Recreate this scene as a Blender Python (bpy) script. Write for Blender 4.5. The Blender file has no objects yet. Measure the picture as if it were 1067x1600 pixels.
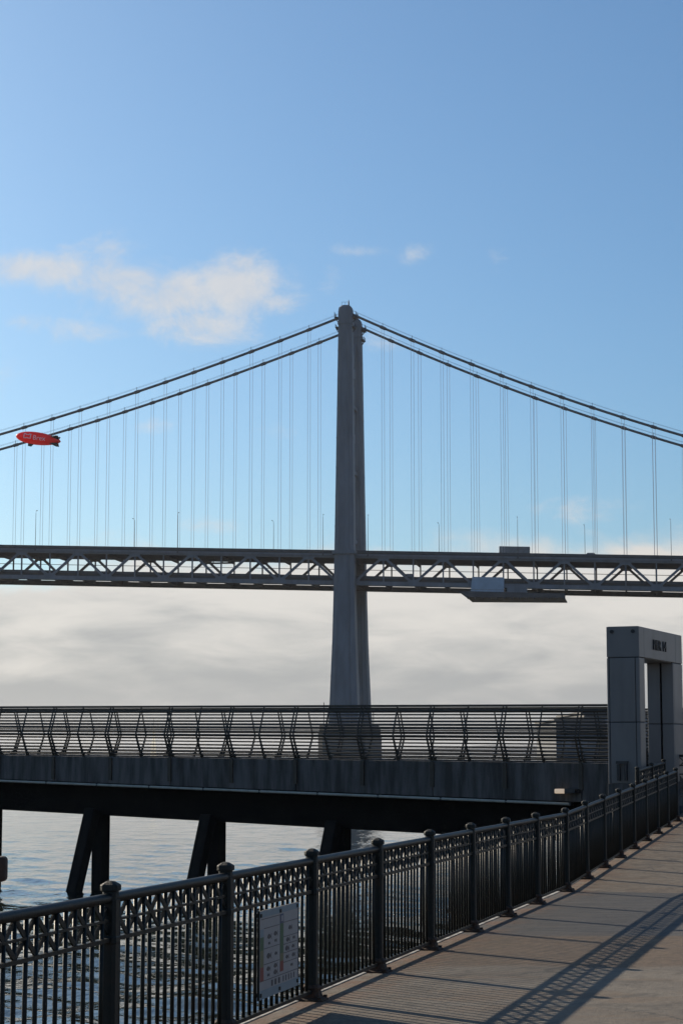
import bpy, bmesh, math, random
import numpy as np
from mathutils import Vector, Matrix
random.seed(7); np.random.seed(7)
R = math.radians
sc = bpy.context.scene
COL = sc.collection

# ------------------------------------------------------------------ camera
ZC = 3.68                                    # eye height above the water
cam_d = bpy.data.cameras.new('camera'); cam = bpy.data.objects.new('camera', cam_d); COL.objects.link(cam)
cam_d.sensor_fit = 'VERTICAL'; cam_d.sensor_height = 36.0; cam_d.lens = 69.75
cam_d.clip_start = 0.1; cam_d.clip_end = 60000
cam.location = (0, 0, ZC); cam.rotation_euler = (R(90 + 6.934), 0, 0)
sc.camera = cam

# ------------------------------------------------------------------ sun, sky, exposure
SUN_AZ, SUN_EL = R(-42.3), R(23.8)           # azimuth from +Y, negative to the left
sun_dir = Vector((math.sin(SUN_AZ)*math.cos(SUN_EL), math.cos(SUN_AZ)*math.cos(SUN_EL), math.sin(SUN_EL)))
sl = bpy.data.lights.new('sun', 'SUN'); sl.energy = 4.2; sl.angle = R(0.5); sl.color = (1.0, 0.86, 0.67)
so = bpy.data.objects.new('sun', sl); COL.objects.link(so)
so.rotation_euler = sun_dir.to_track_quat('Z', 'Y').to_euler(); so.location = (-60, 60, 80)
sc.view_settings.view_transform = 'Standard'; sc.view_settings.look = 'None'
sc.view_settings.exposure = 0.60; sc.view_settings.gamma = 1.0; sc.view_settings.use_curve_mapping = False

world = bpy.data.worlds.new('World'); sc.world = world; world.use_nodes = True
wn = world.node_tree.nodes; wl = world.node_tree.links; wn.clear()
def W(t, **k):
    n = wn.new(t)
    for a, b in k.items(): setattr(n, a, b)
    return n
def wmath(op, a, b=None, c=None, clamp=False):
    n = W('ShaderNodeMath', operation=op, use_clamp=clamp)
    for i, v in enumerate((a, b, c)):
        if v is None: continue
        if hasattr(v, 'is_linked') or hasattr(v, 'links'): wl.new(v, n.inputs[i])
        else: n.inputs[i].default_value = v
    return n.outputs[0]
def wsmooth(v, lo, hi):
    n = W('ShaderNodeMapRange', interpolation_type='SMOOTHSTEP'); wl.new(v, n.inputs[0])
    n.inputs[1].default_value = lo; n.inputs[2].default_value = hi
    return n.outputs[0]
def wnoise(vec, scale, detail, rough, dist=0.0):
    n = W('ShaderNodeTexNoise'); wl.new(vec, n.inputs['Vector'])
    n.inputs['Scale'].default_value = scale; n.inputs['Detail'].default_value = detail
    n.inputs['Roughness'].default_value = rough; n.inputs['Distortion'].default_value = dist
    return n.outputs['Fac']
def wmix(f, a, b):
    n = W('ShaderNodeMix', data_type='RGBA'); wl.new(f, n.inputs['Factor'])
    for s, v in ((6, a), (7, b)):
        if isinstance(v, tuple): n.inputs[s].default_value = (*v, 1)
        else: wl.new(v, n.inputs[s])
    return n.outputs[2]
sky = W('ShaderNodeTexSky', sky_type='NISHITA')
sky.sun_disc = False; sky.sun_elevation = SUN_EL; sky.sun_rotation = SUN_AZ
sky.air_density = 1.0; sky.dust_density = 1.25; sky.ozone_density = 6.0; sky.altitude = 0
tc = W('ShaderNodeTexCoord'); D = tc.outputs['Generated']
sep = W('ShaderNodeSeparateXYZ'); wl.new(D, sep.inputs[0])
EL = wmath('MULTIPLY', wmath('ARCSINE', sep.outputs[2]), 57.2958)
AZ = wmath('MULTIPLY', wmath('ARCTAN2', sep.outputs[0], sep.outputs[1]), 57.2958)
def scaled(v):
    n = W('ShaderNodeVectorMath', operation='MULTIPLY'); wl.new(D, n.inputs[0]); n.inputs[1].default_value = v
    return n.outputs[0]
n_edge = wnoise(scaled((1, 1, 2.0)), 16, 6, 0.55, 0.3)
n_puff = wnoise(scaled((1, 1, 1.6)), 26, 13, 0.70, 0.35)
n_warp = wnoise(scaled((1, 1, 1.3)), 11, 3, 0.5)
n_streak = wnoise(scaled((1, 1, 4.2)), 16, 6, 0.55, 0.3)
# low cloud bank all round the horizon
topv = wmath('ADD', wmath('MULTIPLY', sep.outputs[0], 2.0), 5.75)
ebank = wmath('ADD', wmath('SUBTRACT', EL, topv), wmath('MULTIPLY', wmath('SUBTRACT', n_edge, 0.5), 3.6))
bank = wsmooth(ebank, 0.55, -0.75)
# separate clouds: (azimuth, elevation, half width, half height, weight)
blobs = [(-9.6, 13.75, 1.6, 0.5, 1.15), (-8.3, 13.75, 1.4, 0.55, 1.25), (-6.6, 13.5, 1.9, 0.75, 1.3), (-6.6, 14.3, 0.9, 0.45, 0.85), (-5.0, 13.1, 1.8, 0.75, 1.35),
         (-3.1, 13.35, 1.3, 0.85, 1.3), (-2.9, 14.0, 0.6, 0.5, 1.0), (-4.3, 12.3, 1.5, 0.6, 1.15), (-2.1, 12.95, 1.1, 0.35, 0.95),
         (-9.3, 12.25, 0.8, 0.35, 0.72), (-7.6, 12.0, 1.3, 0.4, 0.62), (-9.9, 10.6, 0.7, 0.6, 0.62),
         (0.45, 14.45, 0.9, 0.2, 0.50), (2.3, 14.3, 0.55, 0.3, 0.62), (4.45, 14.2, 0.6, 0.4, 0.42), (-0.35, 13.6, 0.35, 0.5, 0.45),
         (1.2, 11.6, 1.2, 0.6, 0.5), (7.1, 6.95, 1.3, 0.4, 0.68), (-3.9, 6.6, 0.8, 0.35, 0.62), (-5.6, 9.3, 0.9, 0.3, 0.5), (-2.0, 9.3, 1.0, 0.35, 0.5),
         (17, 12.5, 3, 0.9, 0.9), (24, 15, 4, 1.0, 0.9), (-17, 14.0, 3, 0.8, 0.9), (-26, 11, 4, 0.9, 0.9)]
acc = None
for (a, e, w_, h_, k) in blobs:
    da = wmath('DIVIDE', wmath('SUBTRACT', AZ, a), w_); de = wmath('DIVIDE', wmath('SUBTRACT', EL, e), h_)
    q = wmath('ADD', wmath('MULTIPLY', da, da), wmath('MULTIPLY', de, de))
    g = wmath('MULTIPLY', wmath('EXPONENT', wmath('MULTIPLY', q, -0.75)), k)
    acc = g if acc is None else wmath('MAXIMUM', acc, g)
dens = wmath('ADD', acc, wmath('MULTIPLY', wmath('SUBTRACT', n_puff, 0.5), 2.5))
dens = wmath('ADD', dens, wmath('MULTIPLY', wmath('SUBTRACT', n_warp, 0.5), 0.7))
puff = wmath('MULTIPLY', wsmooth(dens, 0.30, 1.45), wsmooth(acc, 0.04, 0.3))
# the sky itself, a little paler towards the sun
cb_lo = wsmooth(wmath('ADD', EL, wmath('MULTIPLY', wmath('SUBTRACT', n_streak, 0.5), 6.0)), 1.2, 4.9)
bank_col = wmix(cb_lo, (3.4, 3.43, 3.5), (6.6, 6.25, 5.85))
puff_col = wmix(wsmooth(n_puff, 0.35, 0.7), (5.9, 5.9, 6.0), (6.6, 6.4, 6.2))
tint = W('ShaderNodeVectorMath', operation='MULTIPLY'); wl.new(sky.outputs[0], tint.inputs[0]); tint.inputs[1].default_value = (0.89, 1.02, 1.0)   # clean sea air: a touch less red
c1 = wmix(wmath('MULTIPLY', puff, 0.80), tint.outputs[0], puff_col)
c2 = wmix(wmath('MULTIPLY', bank, 0.93), c1, bank_col)
bg = W('ShaderNodeBackground'); wl.new(c2, bg.inputs[0]); bg.inputs[1].default_value = 0.075
wo = W('ShaderNodeOutputWorld'); wl.new(bg.outputs[0], wo.inputs[0])
world.cycles.sampling_method = 'MANUAL'; world.cycles.sample_map_resolution = 512
sc.cycles.use_denoising = True
sc.cycles.max_bounces = 6; sc.cycles.diffuse_bounces = 3; sc.cycles.glossy_bounces = 4

# ------------------------------------------------------------------ materials
def mat(name, col, rough=0.6, var=0.25, scale=4.0, bump=0.0, bscale=30.0, metal=0.0, col2=None, spec=0.5, stretch=(1, 1, 1), detail=6.0, lo=0.35, hi=0.7, coord='World'):
    m = bpy.data.materials.new(name); m.use_nodes = True
    nt = m.node_tree; N = nt.nodes; L = nt.links
    p = N['Principled BSDF']; p.inputs['Roughness'].default_value = rough; p.inputs['Metallic'].default_value = metal
    p.inputs['Specular IOR Level'].default_value = spec
    mp = N.new('ShaderNodeMapping'); mp.inputs['Scale'].default_value = stretch
    co = N.new('ShaderNodeNewGeometry').outputs['Position'] if coord == 'World' else N.new('ShaderNodeTexCoord').outputs[coord]
    L.new(co, mp.inputs[0])
    n = N.new('ShaderNodeTexNoise'); n.inputs['Scale'].default_value = scale; n.inputs['Detail'].default_value = detail; n.inputs['Roughness'].default_value = 0.62
    L.new(mp.outputs[0], n.inputs['Vector'])
    mr = N.new('ShaderNodeMapRange'); mr.inputs[1].default_value = lo; mr.inputs[2].default_value = hi; L.new(n.outputs['Fac'], mr.inputs[0])
    mx = N.new('ShaderNodeMix'); mx.data_type = 'RGBA'; L.new(mr.outputs[0], mx.inputs['Factor'])
    c2 = col2 if col2 else tuple(c*(1-var) for c in col)
    mx.inputs[6].default_value = (*col, 1); mx.inputs[7].default_value = (*c2, 1)
    L.new(mx.outputs[2], p.inputs['Base Color'])
    if bump:
        b = N.new('ShaderNodeTexNoise'); b.inputs['Scale'].default_value = bscale; b.inputs['Detail'].default_value = 4
        L.new(co, b.inputs['Vector'])
        bp = N.new('ShaderNodeBump'); bp.inputs['Strength'].default_value = bump; bp.inputs['Distance'].default_value = 0.02
        L.new(b.outputs['Fac'], bp.inputs['Height']); L.new(bp.outputs[0], p.inputs['Normal'])
    return m
M = {}
M['iron'] = mat('green_black_paint', (0.0090, 0.0115, 0.0105), 0.50, 0.35, 7, 0.15, 60, spec=0.24, col2=(0.026, 0.016, 0.010), lo=0.56, hi=0.74)
M['rust'] = mat('rusted_iron', (0.020, 0.013, 0.009), 0.85, 0.3, 18, 0.6, 50, col2=(0.085, 0.036, 0.015))
M['cap'] = mat('weathered_cap_paint', (0.015, 0.018, 0.016), 0.65, 0.3, 25, 0.4, 80, spec=0.3)
M['conc_wall'] = mat('streaked_concrete', (0.108, 0.105, 0.103), 0.85, 0.5, 1.6, 0.4, 25, stretch=(2.6, 2.6, 0.35), col2=(0.040, 0.038, 0.036), lo=0.38, hi=0.62)
M['conc_dark'] = mat('near_black_concrete', (0.0095, 0.0085, 0.0075), 0.9, 0.5, 2.2, 0.4, 20, spec=0.12)  # very dark concrete for girders, deck slab and crossbeams
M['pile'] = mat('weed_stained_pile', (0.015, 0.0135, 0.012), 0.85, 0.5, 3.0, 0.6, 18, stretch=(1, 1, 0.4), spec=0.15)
M['bronze'] = mat('weathered_steel_rail', (0.046, 0.038, 0.027), 0.6, 0.35, 6, 0.1, 60)
M['pipe'] = mat('grey_conduit', (0.40, 0.40, 0.35), 0.6, 0.3, 5)
M['bridge'] = mat('silver_grey_bridge_paint', (0.160, 0.185, 0.212), 0.6, 0.25, 0.30, stretch=(1, 1, 0.22), col2=(0.105, 0.123, 0.142))
M['bridge_dark'] = mat('grimy_bridge_steel', (0.070, 0.076, 0.084), 0.7, 0.35, 0.5)
M['road'] = mat('bridge_road', (0.06, 0.06, 0.06), 0.9, 0.2, 1)
M['cable'] = mat('grey_cable_wrap', (0.12, 0.13, 0.14), 0.6, 0.25, 0.6)
M['rope'] = mat('pale_hanger_rope', (0.55, 0.53, 0.53), 0.6, 0.15, 0.3)
M['tower_conc'] = mat('pier_concrete_far', (0.17, 0.165, 0.155), 0.9, 0.3, 0.25)
M['portal'] = mat('portal_metal_panel', (0.148, 0.144, 0.142), 0.45, 0.12, 1.8, 0.03, 8, stretch=(1.6, 1.6, 0.3), col2=(0.122, 0.118, 0.115), lo=0.42, hi=0.68)
M['joint'] = mat('dark_joint', (0.02, 0.02, 0.02), 0.8)
M['letter'] = mat('black_letter', (0.022, 0.022, 0.022), 0.6)
M['tarp'] = mat('pale_sheeting', (0.34, 0.43, 0.52), 0.7, 0.18, 0.6)
M['trailer'] = mat('trailer_side', (0.20, 0.21, 0.22), 0.55, 0.35, 0.9)
M['red'] = mat('blimp_red_fabric', (0.80, 0.035, 0.035), 0.45, 0.12, 0.7)
_nt = M['red'].node_tree; _p = _nt.nodes['Principled BSDF']; _tr = _nt.nodes.new('ShaderNodeBsdfTranslucent'); _tr.inputs[0].default_value = (1.0, 0.045, 0.035, 1)
_mx = _nt.nodes.new('ShaderNodeMixShader'); _mx.inputs[0].default_value = 0.42; _nt.links.new(_p.outputs[0], _mx.inputs[1]); _nt.links.new(_tr.outputs[0], _mx.inputs[2])
_nt.links.new(_mx.outputs[0], _nt.nodes['Material Output'].inputs['Surface'])
M['finblack'] = mat('blimp_black_fin', (0.02, 0.025, 0.025), 0.5)
M['print'] = mat('blimp_pale_print', (0.95, 0.75, 0.75), 0.5, 0.05)
M['sail'] = mat('white_sailcloth', (0.85, 0.82, 0.72), 0.8, 0.05)
M['hull'] = mat('dark_hull', (0.05, 0.06, 0.07), 0.4)
M['shed'] = mat('shed_wall', (0.105, 0.105, 0.105), 0.8, 0.3, 0.2)
M['shed2'] = mat('shed_wall_grey', (0.14, 0.15, 0.165), 0.8, 0.2, 0.3)
M['glass'] = mat('dull_window', (0.16, 0.18, 0.21), 0.25, 0.2, 0.5)
M['timber'] = mat('dark_brown_timber', (0.055, 0.030, 0.018), 0.75, 0.4, 20, 0.3, 60)
M['lampbox'] = mat('floodlight_housing', (0.03, 0.03, 0.03), 0.5)
M['lens'] = mat('lit_cream_lamp_lens', (0.80, 0.66, 0.50), 0.5, 0.05); _p = M['lens'].node_tree.nodes['Principled BSDF']; _p.inputs['Emission Color'].default_value = (1, 0.74, 0.5, 1); _p.inputs['Emission Strength'].default_value = 0.24
M['benchwood'] = mat('bench_slat', (0.10, 0.075, 0.06), 0.7, 0.3, 10)
M['shore'] = mat('far_shore_land', (0.075, 0.085, 0.095), 1.0, 0.3, 0.002)
M['car'] = mat('dark_car_paint', (0.035, 0.04, 0.045), 0.3)
M['sign_white'] = mat('sign_face', (0.30, 0.285, 0.28), 0.45, 0.08, 8)
M['sign_blue'] = mat('sign_pale_blue', (0.17, 0.23, 0.26), 0.45, 0.08, 8)
M['sign_green'] = mat('sign_green', (0.03, 0.10, 0.045), 0.5)
M['sign_yellow'] = mat('sign_yellow', (0.15, 0.145, 0.07), 0.5)
M['sign_red'] = mat('sign_red', (0.22, 0.035, 0.03), 0.5)
M['sign_navy'] = mat('sign_navy', (0.05, 0.07, 0.13), 0.5)
M['sign_ink'] = mat('sign_ink', (0.045, 0.045, 0.055), 0.5)

# ------------------------------------------------------------------ mesh helpers
class MB:
    def __init__(s): s.v = []; s.f = []; s.sm = []
    def add(s, vs, fs, smooth=False):
        o = len(s.v); s.v += [tuple(v) for v in vs]
        for f in fs: s.f.append(tuple(i+o for i in f)); s.sm.append(smooth)
        return s
    def box(s, x0, x1, y0, y1, z0, z1):
        vs = [(x, y, z) for z in (z0, z1) for y in (y0, y1) for x in (x0, x1)]
        return s.add(vs, [(0, 2, 3, 1), (4, 5, 7, 6), (0, 1, 5, 4), (1, 3, 7, 5), (3, 2, 6, 7), (2, 0, 4, 6)])
    def bar(s, a, b, w, h, up=(0, 0, 1)):
        a, b = Vector(a), Vector(b); d = (b-a).normalized(); up = Vector(up)
        if abs(d.dot(up)) > 0.99: up = Vector((0, 1, 0))
        x = d.cross(up).normalized(); y = x.cross(d).normalized()
        vs = [p + x*(i*w/2) + y*(j*h/2) for p in (a, b) for (i, j) in ((-1, -1), (1, -1), (1, 1), (-1, 1))]
        return s.add(vs, [(0, 3, 2, 1), (4, 5, 6, 7), (0, 1, 5, 4), (1, 2, 6, 5), (2, 3, 7, 6), (3, 0, 4, 7)])
    def tube(s, pts, r, n=8, caps=True, smooth=True):
        pts = [Vector(p) for p in pts]; rs = r if isinstance(r, (list, tuple)) else [r]*len(pts); vs = []; fs = []
        for i, p in enumerate(pts):
            d = (pts[min(i+1, len(pts)-1)] - pts[max(i-1, 0)]).normalized()
            up = Vector((0, 0, 1)) if abs(d.z) < 0.95 else Vector((0, 1, 0))
            x = d.cross(up).normalized(); y = x.cross(d).normalized()
            for k in range(n):
                t = 2*math.pi*(k+0.5)/n; vs.append(p + x*(math.cos(t)*rs[i]) + y*(math.sin(t)*rs[i]))
        for i in range(len(pts)-1):
            for k in range(n):
                k2 = (k+1) % n; fs.append((i*n+k, i*n+k2, (i+1)*n+k2, (i+1)*n+k))
        s.add(vs, fs, smooth)
        if caps: s.add(vs[:n], [tuple(range(n-1, -1, -1))]); s.add(vs[-n:], [tuple(range(n))])
        return s
    def prism(s, poly, ext):
        e = Vector(ext); n = len(poly); p = [Vector(q) for q in poly]; vs = p + [q+e for q in p]
        return s.add(vs, [tuple(range(n-1, -1, -1)), tuple(range(n, 2*n))] + [(i, (i+1) % n, (i+1) % n+n, i+n) for i in range(n)])
    def loft(s, secs, smooth=False, caps=True):
        n = len(secs[0]); vs = [v for q in secs for v in q]; fs = []
        for i in range(len(secs)-1):
            for k in range(n): k2 = (k+1) % n; fs.append((i*n+k, i*n+k2, (i+1)*n+k2, (i+1)*n+k))
        if caps: fs += [tuple(range(n-1, -1, -1)), tuple(range((len(secs)-1)*n, len(secs)*n))]
        return s.add(vs, fs, smooth)
    def lathe(s, prof, n=12, smooth=False):
        return s.loft([[(r*math.cos(2*math.pi*(k+.5)/n), r*math.sin(2*math.pi*(k+.5)/n), z) for k in range(n)] for (r, z) in prof], smooth)
    def mesh(s, name, m):
        me = bpy.data.meshes.new(name); me.from_pydata(s.v, [], s.f); me.materials.append(M[m] if isinstance(m, str) else m)
        me.polygons.foreach_set('use_smooth', s.sm); me.validate()
        bm = bmesh.new(); bm.from_mesh(me); bmesh.ops.recalc_face_normals(bm, faces=bm.faces); bm.to_mesh(me); bm.free()
        return me
    def build(s, name, m, parent=None, loc=None):
        return inst(name, s.mesh(name, m), parent, loc)
def inst(name, me, parent=None, loc=None):
    o = bpy.data.objects.new(name, me); COL.objects.link(o)
    if parent is not None: o.parent = parent
    if loc is not None: o.location = loc
    return o
def tag(o, label=None, cat=None, group=None, kind=None):
    for k, v in (('label', label), ('category', cat), ('group', group), ('kind', kind)):
        if v: o[k] = v
    return o
def thing(name, label, cat, loc=(0, 0, 0), rz=0.0, group=None):
    o = bpy.data.objects.new(name, None); COL.objects.link(o); o.location = loc; o.rotation_euler = (0, 0, rz)
    o.empty_display_size = 0.2
    return tag(o, label, cat, group)
def bevel(o, w, seg=2):
    b = o.modifiers.new('bevel', 'BEVEL'); b.width = w; b.segments = seg; b.limit_method = 'ANGLE'; return o
def text_mesh(body, size, extrude=0.0, mat_=None, sx=1.0):
    c = bpy.data.curves.new('lettering', 'FONT'); c.body = body; c.size = size; c.extrude = extrude; c.align_x = 'CENTER'; c.align_y = 'CENTER'
    c.resolution_u = 3
    o = bpy.data.objects.new('tmp', c); COL.objects.link(o)
    dg = bpy.context.evaluated_depsgraph_get(); dg.update()
    me = bpy.data.meshes.new_from_object(o.evaluated_get(dg)); bpy.data.objects.remove(o)
    me.materials.clear(); me.materials.append(M[mat_])
    return me

# ------------------------------------------------------------------ water
def water_mat():
    m = bpy.data.materials.new('bay_water'); m.use_nodes = True; N = m.node_tree.nodes; L = m.node_tree.links
    p = N['Principled BSDF']; p.inputs['Base Color'].default_value = (0.016, 0.022, 0.017, 1)
    p.inputs['Roughness'].default_value = 0.04; p.inputs['IOR'].default_value = 1.33
    t = N.new('ShaderNodeTexCoord'); hs = []
    for sc_, st, w in ((2.4, (1, 0.5, 1), 1.0), (0.9, (1, 0.6, 1), 0.7), (7.0, (1, 0.6, 1), 0.16)):
        mp = N.new('ShaderNodeMapping'); mp.inputs['Scale'].default_value = st; mp.inputs['Rotation'].default_value = (0, 0, R(12)); L.new(t.outputs['Object'], mp.inputs[0])
        n = N.new('ShaderNodeTexNoise'); n.inputs['Scale'].default_value = sc_; n.inputs['Detail'].default_value = 3; n.inputs['Distortion'].default_value = 0.4
        L.new(mp.outputs[0], n.inputs['Vector'])
        mu = N.new('ShaderNodeMath'); mu.operation = 'MULTIPLY'; mu.inputs[1].default_value = w; L.new(n.outputs['Fac'], mu.inputs[0]); hs.append(mu.outputs[0])
    a = hs[0]
    for h in hs[1:]:
        ad = N.new('ShaderNodeMath'); ad.operation = 'ADD'; L.new(a, ad.inputs[0]); L.new(h, ad.inputs[1]); a = ad.outputs[0]
    b = N.new('ShaderNodeBump'); b.inputs['Strength'].default_value = 0.6; b.inputs['Distance'].default_value = 0.058
    L.new(a, b.inputs['Height']); L.new(b.outputs[0], p.inputs['Normal'])
    return m
def make_water():
    Ys = list(np.geomspace(6, 260, 620)) + list(np.geomspace(275, 14000, 60))
    us = np.concatenate([[-8, -3, -1.2, -0.6], np.linspace(-0.36, 0.24, 380), [0.4, 0.9, 2.5, 8]])
    Y, U = np.meshgrid(np.array(Ys), us, indexing='ij'); X = U*Y
    Z = np.zeros_like(X); rng = np.random.RandomState(3)
    for i in range(46):
        lam = 0.34*(1.085**i); k = 2*np.pi/lam
        th = np.pi/2 + rng.normal(0.1, 0.95); amp = 0.0190*lam*(0.9 if lam < 1.2 else 0.9*(lam/1.2)**-1.3)*0.5
        fade = np.clip(1.3 - Y/(lam*75), 0, 1)*np.clip(1.25-Y/110, 0.35, 1)
        wob = 0.8*np.sin(0.21*X + 0.13*Y + i) + 0.6*np.sin(0.09*Y - 0.15*X + 2*i)
        Z += amp*fade*np.sin(k*(X*np.cos(th) + Y*np.sin(th)) + rng.uniform(0, 6.28) + wob)
    edge = ((U > -0.5) & (U < 0.3)); Z *= edge
    nr, nc = X.shape; v = np.stack([X, Y, Z], -1).reshape(-1, 3)
    idx = np.arange(nr*nc).reshape(nr, nc)
    q = np.stack([idx[:-1, :-1], idx[:-1, 1:], idx[1:, 1:], idx[1:, :-1]], -1).reshape(-1, 4)
    me = bpy.data.meshes.new('water'); me.vertices.add(len(v)); me.vertices.foreach_set('co', v.ravel())
    me.loops.add(q.size); me.loops.foreach_set('vertex_index', q.ravel().astype(np.int32))
    me.polygons.add(len(q)); me.polygons.foreach_set('loop_start', np.arange(0, q.size, 4, dtype=np.int32))
    me.polygons.foreach_set('loop_total', np.full(len(q), 4, dtype=np.int32))
    me.update(calc_edges=True); me.polygons.foreach_set('use_smooth', np.ones(len(q), dtype=bool)); me.materials.append(water_mat())
    tag(inst('water', me), kind='structure')
make_water()

# far shore: low irregular land on the other side of the bay
mb = MB(); n = 220; top = []; X0, X1 = -5200, 6200
for i in range(n+1):
    x = X0 + (X1-X0)*i/n
    base = 9 + 13/(1+math.exp(-(x-250)/120)) + 5*math.sin(x*0.0031) + random.uniform(-2.5, 2.5)
    top.append((x, max(base, 3)))
secs = [[(x, 6400, -2), (x, 6480, h), (x, 6800, h*1.15), (x, 7600, -2)] for x, h in top]
mb.loft(secs); tag(mb.build('far_shore', 'shore'), kind='structure')

# ------------------------------------------------------------------ promenade
UA = Vector((0.2589, 0.9659, 0)).normalized(); UB = Vector((UA.y, -UA.x, 0)); F0 = Vector((-0.736, 12.88, 0))
KINK = 14.33; BAY = 1.993
def deck_z(a):
    if a < KINK: r = -1.782 - 0.0025*max(a, 0)
    elif a < KINK+15.17: r = -1.818 + (a-KINK)*0.0280
    else: r = -1.39 + min(a-KINK-15.17, 3.0)*0.027
    return ZC + r
def fpt(a, b, dz=0.0):
    p = F0 + UA*a + UB*b; return Vector((p.x, p.y, deck_z(a)+dz))
def paving_mat():
    m = bpy.data.materials.new('worn_promenade_concrete'); m.use_nodes = True; N = m.node_tree.nodes; L = m.node_tree.links
    p = N['Principled BSDF']; p.inputs['Roughness'].default_value = 0.85
    t = N.new('ShaderNodeTexCoord')
    def noise(s, d=5, r=0.6, dist=0.0, st=(1, 1, 1)):
        mp = N.new('ShaderNodeMapping'); mp.inputs['Scale'].default_value = st; L.new(t.outputs['Object'], mp.inputs[0])
        n = N.new('ShaderNodeTexNoise'); n.inputs['Scale'].default_value = s; n.inputs['Detail'].default_value = d; n.inputs['Roughness'].default_value = r; n.inputs['Distortion'].default_value = dist
        L.new(mp.outputs[0], n.inputs['Vector']); return n.outputs['Fac']
    def mth(op, a, b=None):
        n = N.new('ShaderNodeMath'); n.operation = op
        for i, v in enumerate((a, b)):
            if v is None: continue
            if isinstance(v, (int, float)): n.inputs[i].default_value = v
            else: L.new(v, n.inputs[i])
        return n.outputs[0]
    def ramp(v, lo, hi):
        n = N.new('ShaderNodeMapRange'); n.interpolation_type = 'SMOOTHSTEP'; n.inputs[1].default_value = lo; n.inputs[2].default_value = hi; L.new(v, n.inputs[0]); return n.outputs[0]
    def mix(f, a, b):
        n = N.new('ShaderNodeMix'); n.data_type = 'RGBA'
        if isinstance(f, float): n.inputs['Factor'].default_value = f
        else: L.new(f, n.inputs['Factor'])
        for s, v in ((6, a), (7, b)):
            if isinstance(v, tuple): n.inputs[s].default_value = (*v, 1)
            else: L.new(v, n.inputs[s])
        return n.outputs[2]
    s = N.new('ShaderNodeSeparateXYZ'); L.new(t.outputs['Object'], s.inputs[0])
    x, y = s.outputs[0], s.outputs[1]
    big = noise(0.9, 5, 0.62); mid = noise(5, 6, 0.65); fine = noise(70, 3, 0.7); grit = noise(220, 2, 0.6); scr = noise(6, 4, 0.6, 0.0, (0.25, 2.2, 1))
    wob = mth('MULTIPLY', mth('SUBTRACT', noise(1.1, 4, 0.55), 0.5), 1.1)
    a = mth('ADD', mth('ADD', mth('MULTIPLY', mth('SUBTRACT', x, F0.x), UA.x), mth('MULTIPLY', mth('SUBTRACT', y, F0.y), UA.y)), 0.0)
    b = mth('SUBTRACT', mth('MULTIPLY', mth('SUBTRACT', x, F0.x), UA.y), mth('MULTIPLY', mth('SUBTRACT', y, F0.y), UA.x))
    yy = mth('ADD', y, wob)
    base = mix(ramp(big, 0.35, 0.65), (0.150, 0.127, 0.098), (0.108, 0.089, 0.068))
    base = mix(mth('MULTIPLY', ramp(mid, 0.52, 0.72), 0.5), base, (0.070, 0.064, 0.058))
    # buff ramp paving beyond the grade change
    base = mix(ramp(a, KINK-0.05, KINK+0.1), base, mix(ramp(mid, 0.35, 0.7), (0.180, 0.142, 0.100), (0.116, 0.089, 0.060)))
    # dark repaved patch
    dk = mth('MULTIPLY', ramp(mth('ADD', y, mth('MULTIPLY', wob, 0.35)), 19.9, 20.15), ramp(a, KINK+0.1, KINK-0.05))
    base = mix(dk, base, mix(ramp(scr, 0.42, 0.66), (0.018, 0.018, 0.019), (0.044, 0.042, 0.041)))
    # brown aggregate strip
    br = mth('MULTIPLY', ramp(yy, 17.0, 17.35), ramp(mth('ADD', y, mth('MULTIPLY', wob, 0.35)), 20.2, 19.95))
    base = mix(mth('MULTIPLY', br, 0.95), base, mix(ramp(mid, 0.35, 0.65), (0.112, 0.072, 0.042), (0.066, 0.042, 0.025)))
    # rust washed along the foot of the railing
    rs = mth('MULTIPLY', ramp(mth('ADD', b, mth('MULTIPLY', wob, 0.5)), 0.62, 0.02), ramp(noise(1.6, 4, 0.6), 0.42, 0.62))
    base = mix(mth('MULTIPLY', rs, 0.75), base, (0.125, 0.060, 0.030))
    base = mix(mth('MULTIPLY', ramp(fine, 0.5, 0.75), 0.35), base, (0.050, 0.046, 0.043))
    base = mix(mth('MULTIPLY', ramp(grit, 0.6, 0.8), 0.4), base, (0.22, 0.205, 0.185))
    gr = noise(13, 6, 0.72, 0.3)
    base = mix(mth('MULTIPLY', ramp(gr, 0.50, 0.68), 0.45), base, (0.058, 0.048, 0.037))
    base = mix(mth('MULTIPLY', ramp(gr, 0.46, 0.32), 0.20), base, (0.19, 0.162, 0.127))
    # blotches, cracks and flecks
    base = mix(mth('MULTIPLY', ramp(noise(2.4, 6, 0.68, 0.6), 0.50, 0.62), 0.55), base, (0.050, 0.041, 0.032))
    base = mix(mth('MULTIPLY', ramp(noise(1.3, 5, 0.6, 0.8, (0.5, 1.6, 1)), 0.50, 0.66), 0.60), base, (0.125, 0.082, 0.048))
    vm = N.new('ShaderNodeMapping'); vm.inputs['Scale'].default_value = (1, 1, 1)
    va = N.new('ShaderNodeVectorMath'); va.operation = 'ADD'; L.new(t.outputs['Object'], va.inputs[0])
    nn = N.new('ShaderNodeTexNoise'); nn.inputs['Scale'].default_value = 1.7; nn.inputs['Detail'].default_value = 6; L.new(t.outputs['Object'], nn.inputs['Vector'])
    vs_ = N.new('ShaderNodeVectorMath'); vs_.operation = 'SCALE'; vs_.inputs['Scale'].default_value = 0.9; L.new(nn.outputs['Color'], vs_.inputs[0]); L.new(vs_.outputs[0], va.inputs[1])
    vo = N.new('ShaderNodeTexVoronoi'); vo.feature = 'DISTANCE_TO_EDGE'; vo.inputs['Scale'].default_value = 0.42; L.new(va.outputs[0], vo.inputs['Vector'])
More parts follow.
